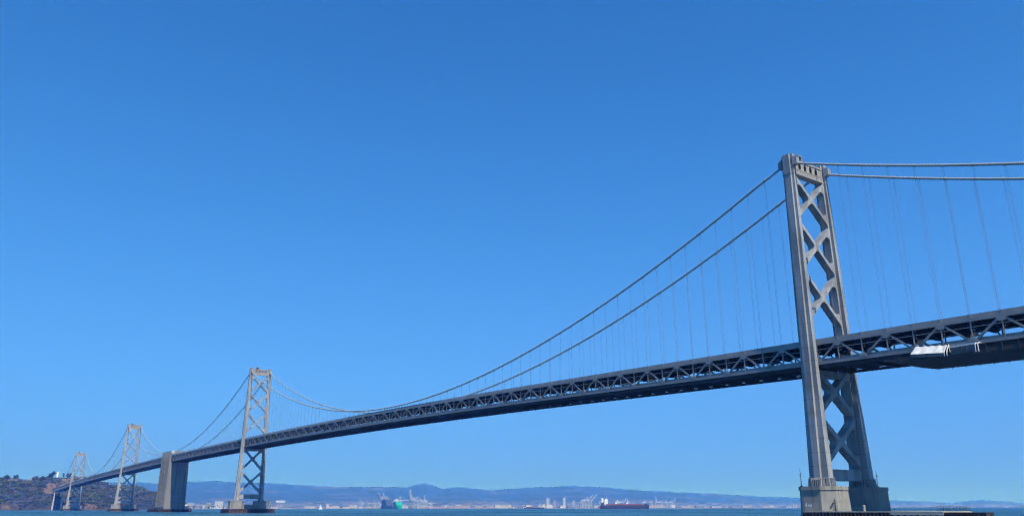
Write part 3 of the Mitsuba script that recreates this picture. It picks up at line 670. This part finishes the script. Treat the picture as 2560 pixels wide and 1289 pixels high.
# ------------------------------------------------------------------ fenders round the piers
def fender(X0, X1, Y0, Y1, z1, label, matl, piles=False):
    f = hold('pier_fender')
    if piles: sh0 = Polygon([(X0, Y0), (X1 - 5, Y0), (X1, Y0 + 7), (X1, 12.2), (X1 - 6.3, Y1), (X0, Y1)])
    else: sh0 = sbox(X0, Y0, X1, Y1)
    bf = lambda d: sh0.buffer(d, join_style=2) if piles else sh0.buffer(d)
    g = bf(1.0 if piles else 2.5).difference(sh0.buffer(-3))
    obj('walkway', MB().poly_z(g, z1 - .35, z1), 'concrete_light' if piles else 'timber_red', f)
    obj('fender_wall', MB().poly_z(bf(.6 if piles else 2.0).difference(sh0.buffer(-1)), -3, z1 - .35), matl, f)
    for z in (z1 - 1.3, z1 - 2.6):
        obj('wale', MB().poly_z(bf(.9 if piles else 2.35).difference(bf(.59 if piles else 1.98)), z - .2, z + .2), 'timber', f)
    ring_ = bf(.95 if piles else 2.45).exterior
    st = 1.3 if piles else 4.0
    for k in range(int(ring_.length / st)):
        c = ring_.interpolate(k * st)
        if piles and (c.y < Y0 and c.x > X0 + 2): continue
        obj('pile', MB().tube([(c.x, c.y, -3), (c.x, c.y, z1 - .45)], .24, 7), 'timber', f)
    return tag(f, label, 'pier fender')
f2 = fender(-30.2, 7.2, -22, 21.2, 3.5, 'black timber fender around the foot of the nearest bridge tower', 'timber', True)
fender(681, 707, -21.5, 21.5, 4.0, 'reddish brown fender around the second tower in mid bay', 'timber_red')
fender(W4X - 33, W4X + 33, -20, 20, 3.8, 'dark fender around the concrete centre anchorage', 'timber')
fender(1407, 1431, -21, 21, 4.0, 'low fender at the foot of the third tower near the island', 'timber_red')
fender(2104, 2128, -21, 21, 4.0, 'low fender at the foot of the farthest tower by the island shore', 'timber_red')
# the tower's deck joins the pedestals to the walkway
obj('deck_slab', MB().poly_z(sbox(-27.1, -18.9, .7, 18.1).difference(unary_union([sbox(-.9 - 6.6, (12.8 if s > 0 else -12.3) - 6.6, -.9 + 6.6, (12.8 if s > 0 else -12.3) + 6.6) for s in (1, -1)])), 3.0, 3.4), 'concrete', f2)
rl = hold('fender_railing')
rp = MB()
for x in np.arange(-30, 2.1, 1.95): obj('post', MB().box(x - .05, x + .05, -22.6, -22.5, 3.5, 4.6), 'dark_metal', rl)
for z in (4.0, 4.5): obj('rail', MB().box(-30.2, 2.2, -22.58, -22.5, z, z + .07), 'dark_metal', rl)
tag(rl, 'thin dark railing along the back of the black fender', 'railing')

jt = hold('jetty')
obj('deck_slab', MB().box(-47.3, -31.2, 8, 24.4, 2.5, 3.5), 'concrete_light', jt)
for k in range(8):
    for y in (9.5, 17, 23.9):
        x = -32.4 - k * 2.0; obj('pile', MB().box(x - .45, x + .45, y - .4, y + .4, -3, 2.5), 'concrete_light', jt)
tag(jt, 'pale concrete jetty on square piles, right of the black fender', 'jetty')
gr = hold('jetty_railing')
for x in np.arange(-47, -36.9, 1.0): obj('post', MB().box(x - .05, x + .05, 8.3, 8.4, 3.5, 5.0), 'dark_metal', gr)
for z in (3.9, 4.4, 4.9): obj('rail', MB().box(-47.1, -37, 8.31, 8.39, z, z + .07), 'dark_metal', gr)
for x in np.arange(-47, -38, 1.0): obj('brace', MB().beam((x, 8.42, 3.6), (x + 1, 8.42, 4.9), .05, .05), 'dark_metal', gr)
tag(gr, 'dark lattice railing on the concrete jetty', 'railing')
td = hold('timber_dolphin')
obj('cap', MB().box(-59.0, -47.5, 19.6, 24.2, 2.5, 3.3), 'timber', td)
for k in range(9):
    for y in (20.2, 23.6):
        x = -48.2 - k * 1.28; obj('pile', MB().tube([(x, y, -3), (x, y, 2.5)], .32, 8), 'timber', td)
tag(td, 'dark timber dolphin on round piles at the right end of the jetty', 'dolphin')

def light_pole(x, y, z0, label):
    p = hold('light_pole')
    obj('shaft', MB().tube([(x, y, z0), (x, y, z0 + 2.2), (x, y, z0 + 6.0)], [.17, .12, .05], 8), 'dark_metal', p)
    obj('crossarm', MB().box(x - .65, x + .65, y - .06, y + .06, z0 + 3.95, z0 + 4.08).box(x - .06, x + .06, y - .65, y + .65, z0 + 3.95, z0 + 4.08), 'dark_metal', p)
    obj('base_plate', MB().box(x - .35, x + .35, y - .35, y + .35, z0 + .003, z0 + .35), 'dark_metal', p)
    tag(p, label, 'light pole')
light_pole(4.3, 17.6, 11.5, 'thin dark pole with crossarm on the left pedestal of the nearest tower')
light_pole(-3.0, -16.6, 11.5, 'thin dark pole with crossarm on the right pedestal of the nearest tower')
bo = hold('bollard')
an8 = np.arange(12) * 2 * np.pi / 12
rg = lambda r, z: np.stack([-18.6 + r * np.cos(an8), 18.0 + r * np.sin(an8), np.full(12, z)], 1)
obj('post', MB().loft([rg(.42, 3.4), rg(.38, 4.9)]), 'pale_wall', bo, smooth=40)
obj('cap', MB().loft([rg(.47, 4.9), rg(.45, 5.2), rg(.2, 5.4)]), 'pale_wall', bo, smooth=40)
tag(bo, 'pale bollard standing on the black fender between the pedestals', 'bollard')

# ------------------------------------------------------------------ ships
def frame_at(x, y, ang, z=0.0):
    c, s = math.cos(ang), math.sin(ang)
    return T4([[c, -s, 0, x], [s, c, 0, y], [0, 0, 1, z], [0, 0, 0, 1]])
def hull(L, Bm, D, bow=0.16, flare=1.0, stern=0.92):
    """hull along +x from 0 to L, keel under water, sheer at the bow"""
    secs = []
    for u in np.r_[0, 0.04, np.linspace(.1, 1 - bow, 6), 1 - bow * .6, 1 - bow * .3, 1 - bow * .1, 1.0]:
        w = 1.0 if u < 1 - bow else max(.02, 1 - ((u - 1 + bow) / bow) ** 2)
        if u < .1: w *= stern + (1 - stern) * u / .1
        h = D * (1 + .22 * max(0, (u - .8) / .2) ** 2)
        x = u * L
        secs.append([[x - (0.03 * L if u > .95 else 0), -Bm / 2 * w * .9, -3], [x, -Bm / 2 * w, h], [x, Bm / 2 * w, h], [x - (0.03 * L if u > .95 else 0), Bm / 2 * w * .9, -3]])
    return MB().loft([np.array(s)[::-1] for s in secs])
def put(name, mb, matl, par, tw, smooth=False):
    k = obj(name, mb, matl, par, smooth); scene[k]['to_world'] = tw; return k

d_ = np.array([2132.6, -1955.7]) - np.array([2259.6, -1815.5]); L = float(np.linalg.norm(d_)); ang = math.atan2(d_[1], d_[0])
tk = hold('tanker'); tw = frame_at(2259.6, -1815.5, ang)
put('hull', hull(L, 32, 13.5), 'black_hull', tk, tw)
put('bulwark', MB().box(22, L * .86, -15.4, 15.4, 13.5, 18.5), 'red_deck', tk, tw)
put('forecastle', MB().box(L * .885, L * .955, -9, 9, 13.6, 20), 'navy_hull', tk, tw)
put('deckhouse', MB().box(18, 31, -14, 14, 13.5, 33).box(17, 32, -15.5, 15.5, 28.5, 30.5).box(20, 30, -10, 10, 33, 36), 'white_paint', tk, tw)
put('funnel', MB().box(7, 14, -4, 4, 13.5, 40), 'white_paint', tk, tw)
put('stern_house', MB().box(5, 17, -12, 12, 13.5, 24), 'navy_hull', tk, tw)
put('mast', MB().box(24.6, 25.4, -.4, .4, 36, 46).box(24.7, 25.3, -3, 3, 42, 42.5), 'white_paint', tk, tw)
put('fore_mast', MB().box(L * .93, L * .935, -.4, .4, 20, 31), 'crane_white', tk, tw)
for x in (62, 104): put('deck_crane', MB().box(x - 4, x + 4, -3, 3, 18.5, 23).box(x - .5, x + .5, -.5, .5, 23, 33).beam((x, 0, 31), (x + 14, 0, 25), .8, .8), 'white_paint', tk, tw)
tag(tk, 'long dark tanker with white deckhouse at its left end, anchored off the shore', 'ship')

gs = hold('container_ship'); tw = frame_at(4077, -1851, math.atan2(.285, -.958))
put('hull', hull(150, 36, 17, bow=.2), 'green_hull', gs, tw)
for k in range(6):
    x = 34 + k * 14.6
    put('container_bay', MB().box(x, x + 13.4, -16.5, 16.5, 17.01, 17 + [24, 24, 23, 21, 18, 14][k]), 'green_hull' if k > 2 else 'box_blue', gs, tw)
put('deckhouse', MB().box(16, 29, -15, 15, 17.01, 44).box(15, 30, -18, 18, 40, 42), 'white_paint', gs, tw)
put('funnel', MB().box(6, 12, -5, 5, 17.01, 42), 'green_hull', gs, tw)
put('mast', MB().box(22, 23, -.5, .5, 44, 55), 'white_paint', gs, tw)
tag(gs, 'bright green container ship seen bow on under the white cranes', 'ship')
nv = hold('cargo_ship'); tw = frame_at(4131, -1802, math.atan2(.226, -.974))
put('hull', hull(180, 36, 16, bow=.2), 'navy_hull', nv, tw)
for k in range(8): put('container_bay', MB().box(34 + k * 14.4, 47 + k * 14.4, -17, 17, 16.01, [46, 49, 52, 52, 50, 49, 44, 36][k]), 'box_blue', nv, tw)
put('deckhouse', MB().box(18, 31, -15, 15, 16.01, 56), 'pale_wall', nv, tw)
tag(nv, 'dark navy container ship stacked high, just left of the green ship', 'ship')

bg = hold('barge'); tw = frame_at(3500, -2336, math.atan2(-91.2, -66.2))
put('hull', hull(112, 18, 6, bow=.1), 'black_hull', bg, tw)
put('deckhouse', MB().box(78, 98, -6, 6, 6.01, 17).box(82, 92, -4, 4, 17, 22), 'pale_wall', bg, tw)
put('cargo', MB().box(12, 50, -7, 7, 6.01, 10), 'red_deck', bg, tw)
put('mast', MB().box(86.6, 87.4, -.4, .4, 22, 31), 'crane_white', bg, tw)
tag(bg, 'low dark barge left of the tanker, close to the far shore', 'barge')

sb = hold('sailboat'); tw = frame_at(2620, -829, math.atan2(-.75, -.66))
put('hull', hull(13, 3.6, 1.3, bow=.5), 'white_paint', sb, tw)
put('mast', MB().tube([(7, 0, 1.3), (7, 0, 18)], [.15, .08], 6), 'crane_white', sb, tw)
put('main_sail', MB().raw([[6.8, 0, 2.6], [6.8, 0, 17.5], [.8, .5, 2.6], [4.5, .45, 7]], [[0, 3, 1], [0, 2, 3]]), 'sail_cloth', sb, tw)
put('jib', MB().raw([[7.2, 0, 14.5], [12.6, 0, 1.6], [7.6, .6, 2.2]], [[0, 1, 2]]), 'sail_cloth', sb, tw)
tag(sb, 'tiny white sailboat on the water right of the second tower', 'sailboat')

# ------------------------------------------------------------------ port cranes
CRD = {}
def crane(x, y, ang, boom, sc=1.0, label='', dark=False, base=3.0):
    key = hold('gantry_crane')
    m = 'crane_white'
    tw = frame_at(x, y, ang, base) @ T4().scale([sc, sc, sc])
    if (boom, dark) not in CRD:
        parts = []
        for sx in (-9, 9):
            for sy in (-11, 11): parts.append(('leg', MB().beam((sx, sy, 0), (sx * .8, sy * .85, 44), 1.9, 1.9, (1, 0, 0)), 'crane_dark' if dark else m))
        g = MB()
        for sy in (-11, 11): g.box(-9, 9, sy - .8, sy + .8, 14, 16)
        for sx in (-8.5, 8.5): g.box(sx - .8, sx + .8, -11, 11, 22, 24)
        for sy in (-1, 1): g.beam((-9, sy * 11, 15), (8, sy * 9.5, 42), 1, 1, (1, 0, 0))
        parts.append(('portal_frame', g, m))
        parts.append(('back_girder', MB().box(-32, 9, -3.2, -1.2, 42, 45).box(-32, 9, 1.2, 3.2, 42, 45), m))
        b = MB(); c, s = math.cos(boom), math.sin(boom)
        for sy in (-2.2, 2.2): b.beam((9, sy, 43.5), (9 + 48 * c, sy, 43.5 + 48 * s), 2.0, 2.8, (0, 0, 1) if boom < 1.2 else (1, 0, 0))
        for k in range(6): b.beam((9 + 8 * (k + .7) * c, -2.2, 43.5 + 8 * (k + .7) * s), (9 + 8 * (k + .7) * c, 2.2, 43.5 + 8 * (k + .7) * s), .8, .8)
        parts.append(('boom', b, m))
        f = MB()
        for sy in (-4, 4): f.beam((8, sy, 44), (3, sy * .4, 64), 1.3, 1.3, (1, 0, 0)).beam((-8, sy, 44), (3, sy * .4, 64), 1.0, 1.0, (1, 0, 0))
        f.beam((3, 0, 64), (-30, 0, 45), .8, .8).beam((3, 0, 64), (9 + 34 * c, 0, 43.5 + 34 * s), .7, .7)
        parts.append(('apex_frame', f, m))
        parts.append(('machine_house', MB().box(-24, -10, -4, 4, 45.05, 51), m))
        CRD[boom, dark] = [(nm_, mikit.ply(mb_.mesh(), mt_)) for nm_, mb_, mt_ in parts]
    for nm_, d_ in CRD[boom, dark]:
        scene[numbered(key + '__' + nm_)] = {**d_, 'to_world': tw}
    tag(key, label, 'crane', None if 'group:' not in label else None)
    return key
W_ = lambda x: None
TOL = math.atan2(.9, -.45)        # boom reaching to the left as seen from the city
TOR = math.atan2(-.75, -.66) 
crane(4296, -1744, TOL, .95, .62, 'small white crane with raised boom, leftmost of the port')
crane(4281, -1777, TOL, .95, .60, 'small white crane with raised boom, second from the left of the port')
crane(4265, -1812, TOL, 0.0, .60, 'small white crane with lowered boom, third from the left of the port')
crane(4256, -1832, TOL, .95, .62, 'small white crane with raised boom, fourth from the left of the port')
crane(4150, -1806, TOL, .80, 1.02, 'large white crane with boom raised leftwards, behind the green ship, on the left')
crane(4128, -1822, TOL, .80, 1.02, 'large white crane with boom raised leftwards, behind the green ship, on the right')
crane(4086, -1880, TOR, 0.0, 1.0, 'large white crane with level boom just right of the green ship')
crane(4052, -1940, TOL, 1.45, 1.12, 'tallest crane, dark legged with its boom standing upright', dark=True)
crane(4040, -1965, TOR, 0.0, 1.0, 'large white crane with level boom right of the upright boom')
crane(4036, -1990, TOL, 0.0, .78, 'mid-sized white crane with level boom, second right of the upright boom')
crane(4150, -2040, TOL, .95, .5, 'small white crane in the middle of the port, left of the thin upright boom')
crane(4133, -2073, TOL, 1.45, .82, 'white crane with thin upright boom, right part of the left port')
crane(4112, -2102, TOR, 0.0, .62, 'small white crane with level boom at the right end of the left port')
crane(3604, -2862, TOR, .85, .95, 'white crane with boom raised rightwards, left of the tanker')
crane(3590, -2878, TOR, .85, .95, 'second white crane with boom raised rightwards, nearest the tanker bow side')
crane(3622, -2838, TOL, 0.0, .7, 'white crane with level boom left of the two raised booms')
crane(3484, -2998, TOL, 0.0, .72, 'white crane seen behind the middle of the tanker, level boom')
crane(3466, -3018, TOR, .85, .72, 'white crane seen behind the middle of the tanker, raised boom')
for k, (x, y, bm, a_) in enumerate([(3378, -3112, 0.0, TOL), (3352, -3139, 0.0, TOL), (3331, -3162, 1.45, TOL), (3312, -3182, 0.0, TOR), (3292, -3201, 0.0, TOL), (3270, -3223, .85, TOR)]):
    nth = ['first', 'second', 'third', 'fourth', 'fifth', 'last'][k]
    crane(x, y, a_, bm, .68, f'{nth} white crane in the row to the right of the tanker')

# ------------------------------------------------------------------ buildings on the far shore
def block(name, x, y, lx, ly, h, label, group=None, cat='building', wall='pale_wall', ang=None, win=False, base=3.0, roof='grey_roof', deep=1.0):
    t = hold(name); ang = math.atan2(y - EY[1], x - EY[0]) if ang is None else ang
    tw = frame_at(x, y, ang, base)
    put('wall', MB().box(-lx / 2, lx / 2, -ly / 2, ly / 2, -deep, h), wall, t, tw)
    put('roof', MB().box(-lx / 2 - .4, lx / 2 + .4, -ly / 2 - .4, ly / 2 + .4, h, h + .9), roof, t, tw)
    if win:
        nf, nb = max(2, int(h / 7)), max(2, int(ly / 9))
        for i in range(nf):
            for j in range(nb):
                yy = -ly / 2 + (j + .5) * ly / nb; z = 3 + i * (h - 4) / nf
                put('window', MB().box(-lx / 2 - .15, -lx / 2 + .1, yy - ly / nb * .32, yy + ly / nb * .32, z, z + (h - 4) / nf * .55), 'window_glass', t, tw)
    tag(t, label, cat, group)
def at_px(az_deg, D): return EY[0] + D * math.cos(math.radians(az_deg)), EY[1] + D * math.sin(math.radians(az_deg))
block('apartment_block', 4400, -960, 26, 42, 36, 'white slab building left of the second tower, at the water', wall='white_wall', win=True, ang=-.23)
for k, (x, y, w, h) in enumerate([(4560, -760, 30, 22), (4545, -800, 26, 30), (4530, -845, 34, 26), (4500, -890, 24, 18), (4480, -925, 22, 27)]):
    block('shore_block', x, y, 24, w, h, ['first', 'second', 'third', 'fourth', 'fifth'][k] + ' pale mid-rise from the left above the far viaduct', wall='pale_wall', win=True)
block('hillside_hall', 9291, -2963, 40, 104, 15, 'long white building on the slope right of the second tower', wall='white_wall', base=74, deep=70)
for k, (x, y, w, h, lb) in enumerate([(5580, -4060, 26, 78, 'leftmost and widest pale office tower in the far downtown'), (5540, -4105, 20, 62, 'second office tower from the left in the far downtown'), (5490, -4170, 22, 84, 'tallest pale office tower in the far downtown'), (5440, -4235, 22, 60, 'office tower right of the tallest one in the far downtown'), (5390, -4300, 26, 70, 'rightmost tall office tower of the far downtown, behind the cranes'), (5300, -4420, 30, 56, 'squat grey office tower behind the tanker, far downtown')]):
    block('office_tower', x, y, 24, w, h, lb, wall='white_wall' if k in (0, 2) else 'pale_wall', win=True)
rng = np.random.default_rng(21)
n_b = 0
while n_b < 130:
    az = rng.uniform(-58, -12.5); D = rng.uniform(4700, 6600) if az > -44.5 else rng.uniform(6000, 9500)
    x, y = at_px(az, D)
    if not Polygon(shore_line).buffer(-25).contains(Polygon([(x, y), (x + 1, y), (x, y + 1)])): continue
    n_b += 1
    w = rng.uniform(14, 70); h = rng.uniform(5, 13) if rng.random() < .8 else rng.uniform(13, 24)
    wl = ['pale_wall', 'white_wall', 'pale_wall', 'grey_roof'][rng.integers(4)]
    where = next(t_ for lim, t_ in ((-51, 'at the far right edge of the picture'), (-46, 'near or behind the nearest tower'), (-41, 'between the tanker and the nearest tower'), (-36, 'behind or near the tanker'), (-30, 'between the cranes and the tanker'), (-26, 'by the white cranes of the left port'), (-19, 'between the second tower and the green ship'), (0, 'around the foot of the second tower')) if az < lim)
    lb = f"small {'long low' if w > 2.6 * h else 'blocky'} {dict(pale_wall='pale', white_wall='white', grey_roof='grey')[wl]} far shore building {where}"
    block('low_building', x, y, rng.uniform(12, 30), w, h, lb, 'low buildings: ' + lb, wall=wl)
for k in range(16):
    f = k / 15; x, y = 4062 + (3900 - 4062) * f + 30, -2030 + (-2390 + 2030) * f
    t = obj('container_stack', MB().box(-8, 8, -14, 14, 0, 2.6 * rng.integers(2, 6)), 'box_mixed')
    scene[t]['to_world'] = frame_at(x, y, -1.15, 3.0)
    tag(t, 'stack of coloured containers on the port quay', 'container stack', 'container stacks on the port quay')
rng2 = np.random.default_rng(8)
for k in range(60):
    az = rng2.uniform(-50, -14); D = rng2.uniform(4800, 5600) if az > -44 else rng2.uniform(5500, 8000)
    x, y = at_px(az, D)
    if not Polygon(shore_line).buffer(-20).contains(Polygon([(x, y), (x + 1, y), (x, y + 1)])): continue
    t = hold('shore_tree'); r = rng2.uniform(5, 9)
    a_, b_, c_ = leaf_ball(rng2, np.array([x, y, 3 + r]), r, 60, .9, (0.035, 0.05, 0.025))
    obj('crown', (a_, b_), 'leaf', t, color=c_)
    obj('trunk', MB().tube([(x, y, 2), (x, y, 3 + r)], r * .08, 6), 'bark', t)
    tag(t, 'small dark tree among many along the far shore', 'tree', 'trees along the far shore')

va = hold('viaduct')
p0, p1 = np.array([4130.0, -640.0]), np.array([4520.0, -1060.0])
dv = (p1 - p0) / np.linalg.norm(p1 - p0); nv_ = np.array([-dv[1], dv[0]])
L = np.linalg.norm(p1 - p0)
zv = lambda u: 24 - 6 * u
mb = MB()
secs = []
for u in np.linspace(-.25, 1, 12):
    c = p0 + dv * L * u; secs.append([[*(c - nv_ * 12), zv(u) - 3], [*(c + nv_ * 12), zv(u) - 3], [*(c + nv_ * 12), zv(u)], [*(c - nv_ * 12), zv(u)]])
obj('deck', mb.loft([np.array(s)[::-1] for s in secs]), 'concrete_light', va)
for u in np.linspace(-.2, .98, 11):
    c = p0 + dv * L * u
    obj('pier', MB().beam((*c, -3), (*c, zv(u) - 3.01), 5, 8, (dv[0], dv[1], 0)), 'concrete_light', va)
tag(va, 'low pale concrete viaduct over the water between anchorage and second tower', 'viaduct')

# ------------------------------------------------------------------ haze: one box of air around everything
scene['haze'] = {'type': 'cube', 'to_world': T4().translate([0, 0, 267]).scale([30000, 30000, 273]), 'bsdf': {'type': 'null'}, 'interior': {'type': 'ref', 'id': 'haze_medium'}}
tag('haze', 'thin blue sea haze over the bay', 'haze', kind='stuff')
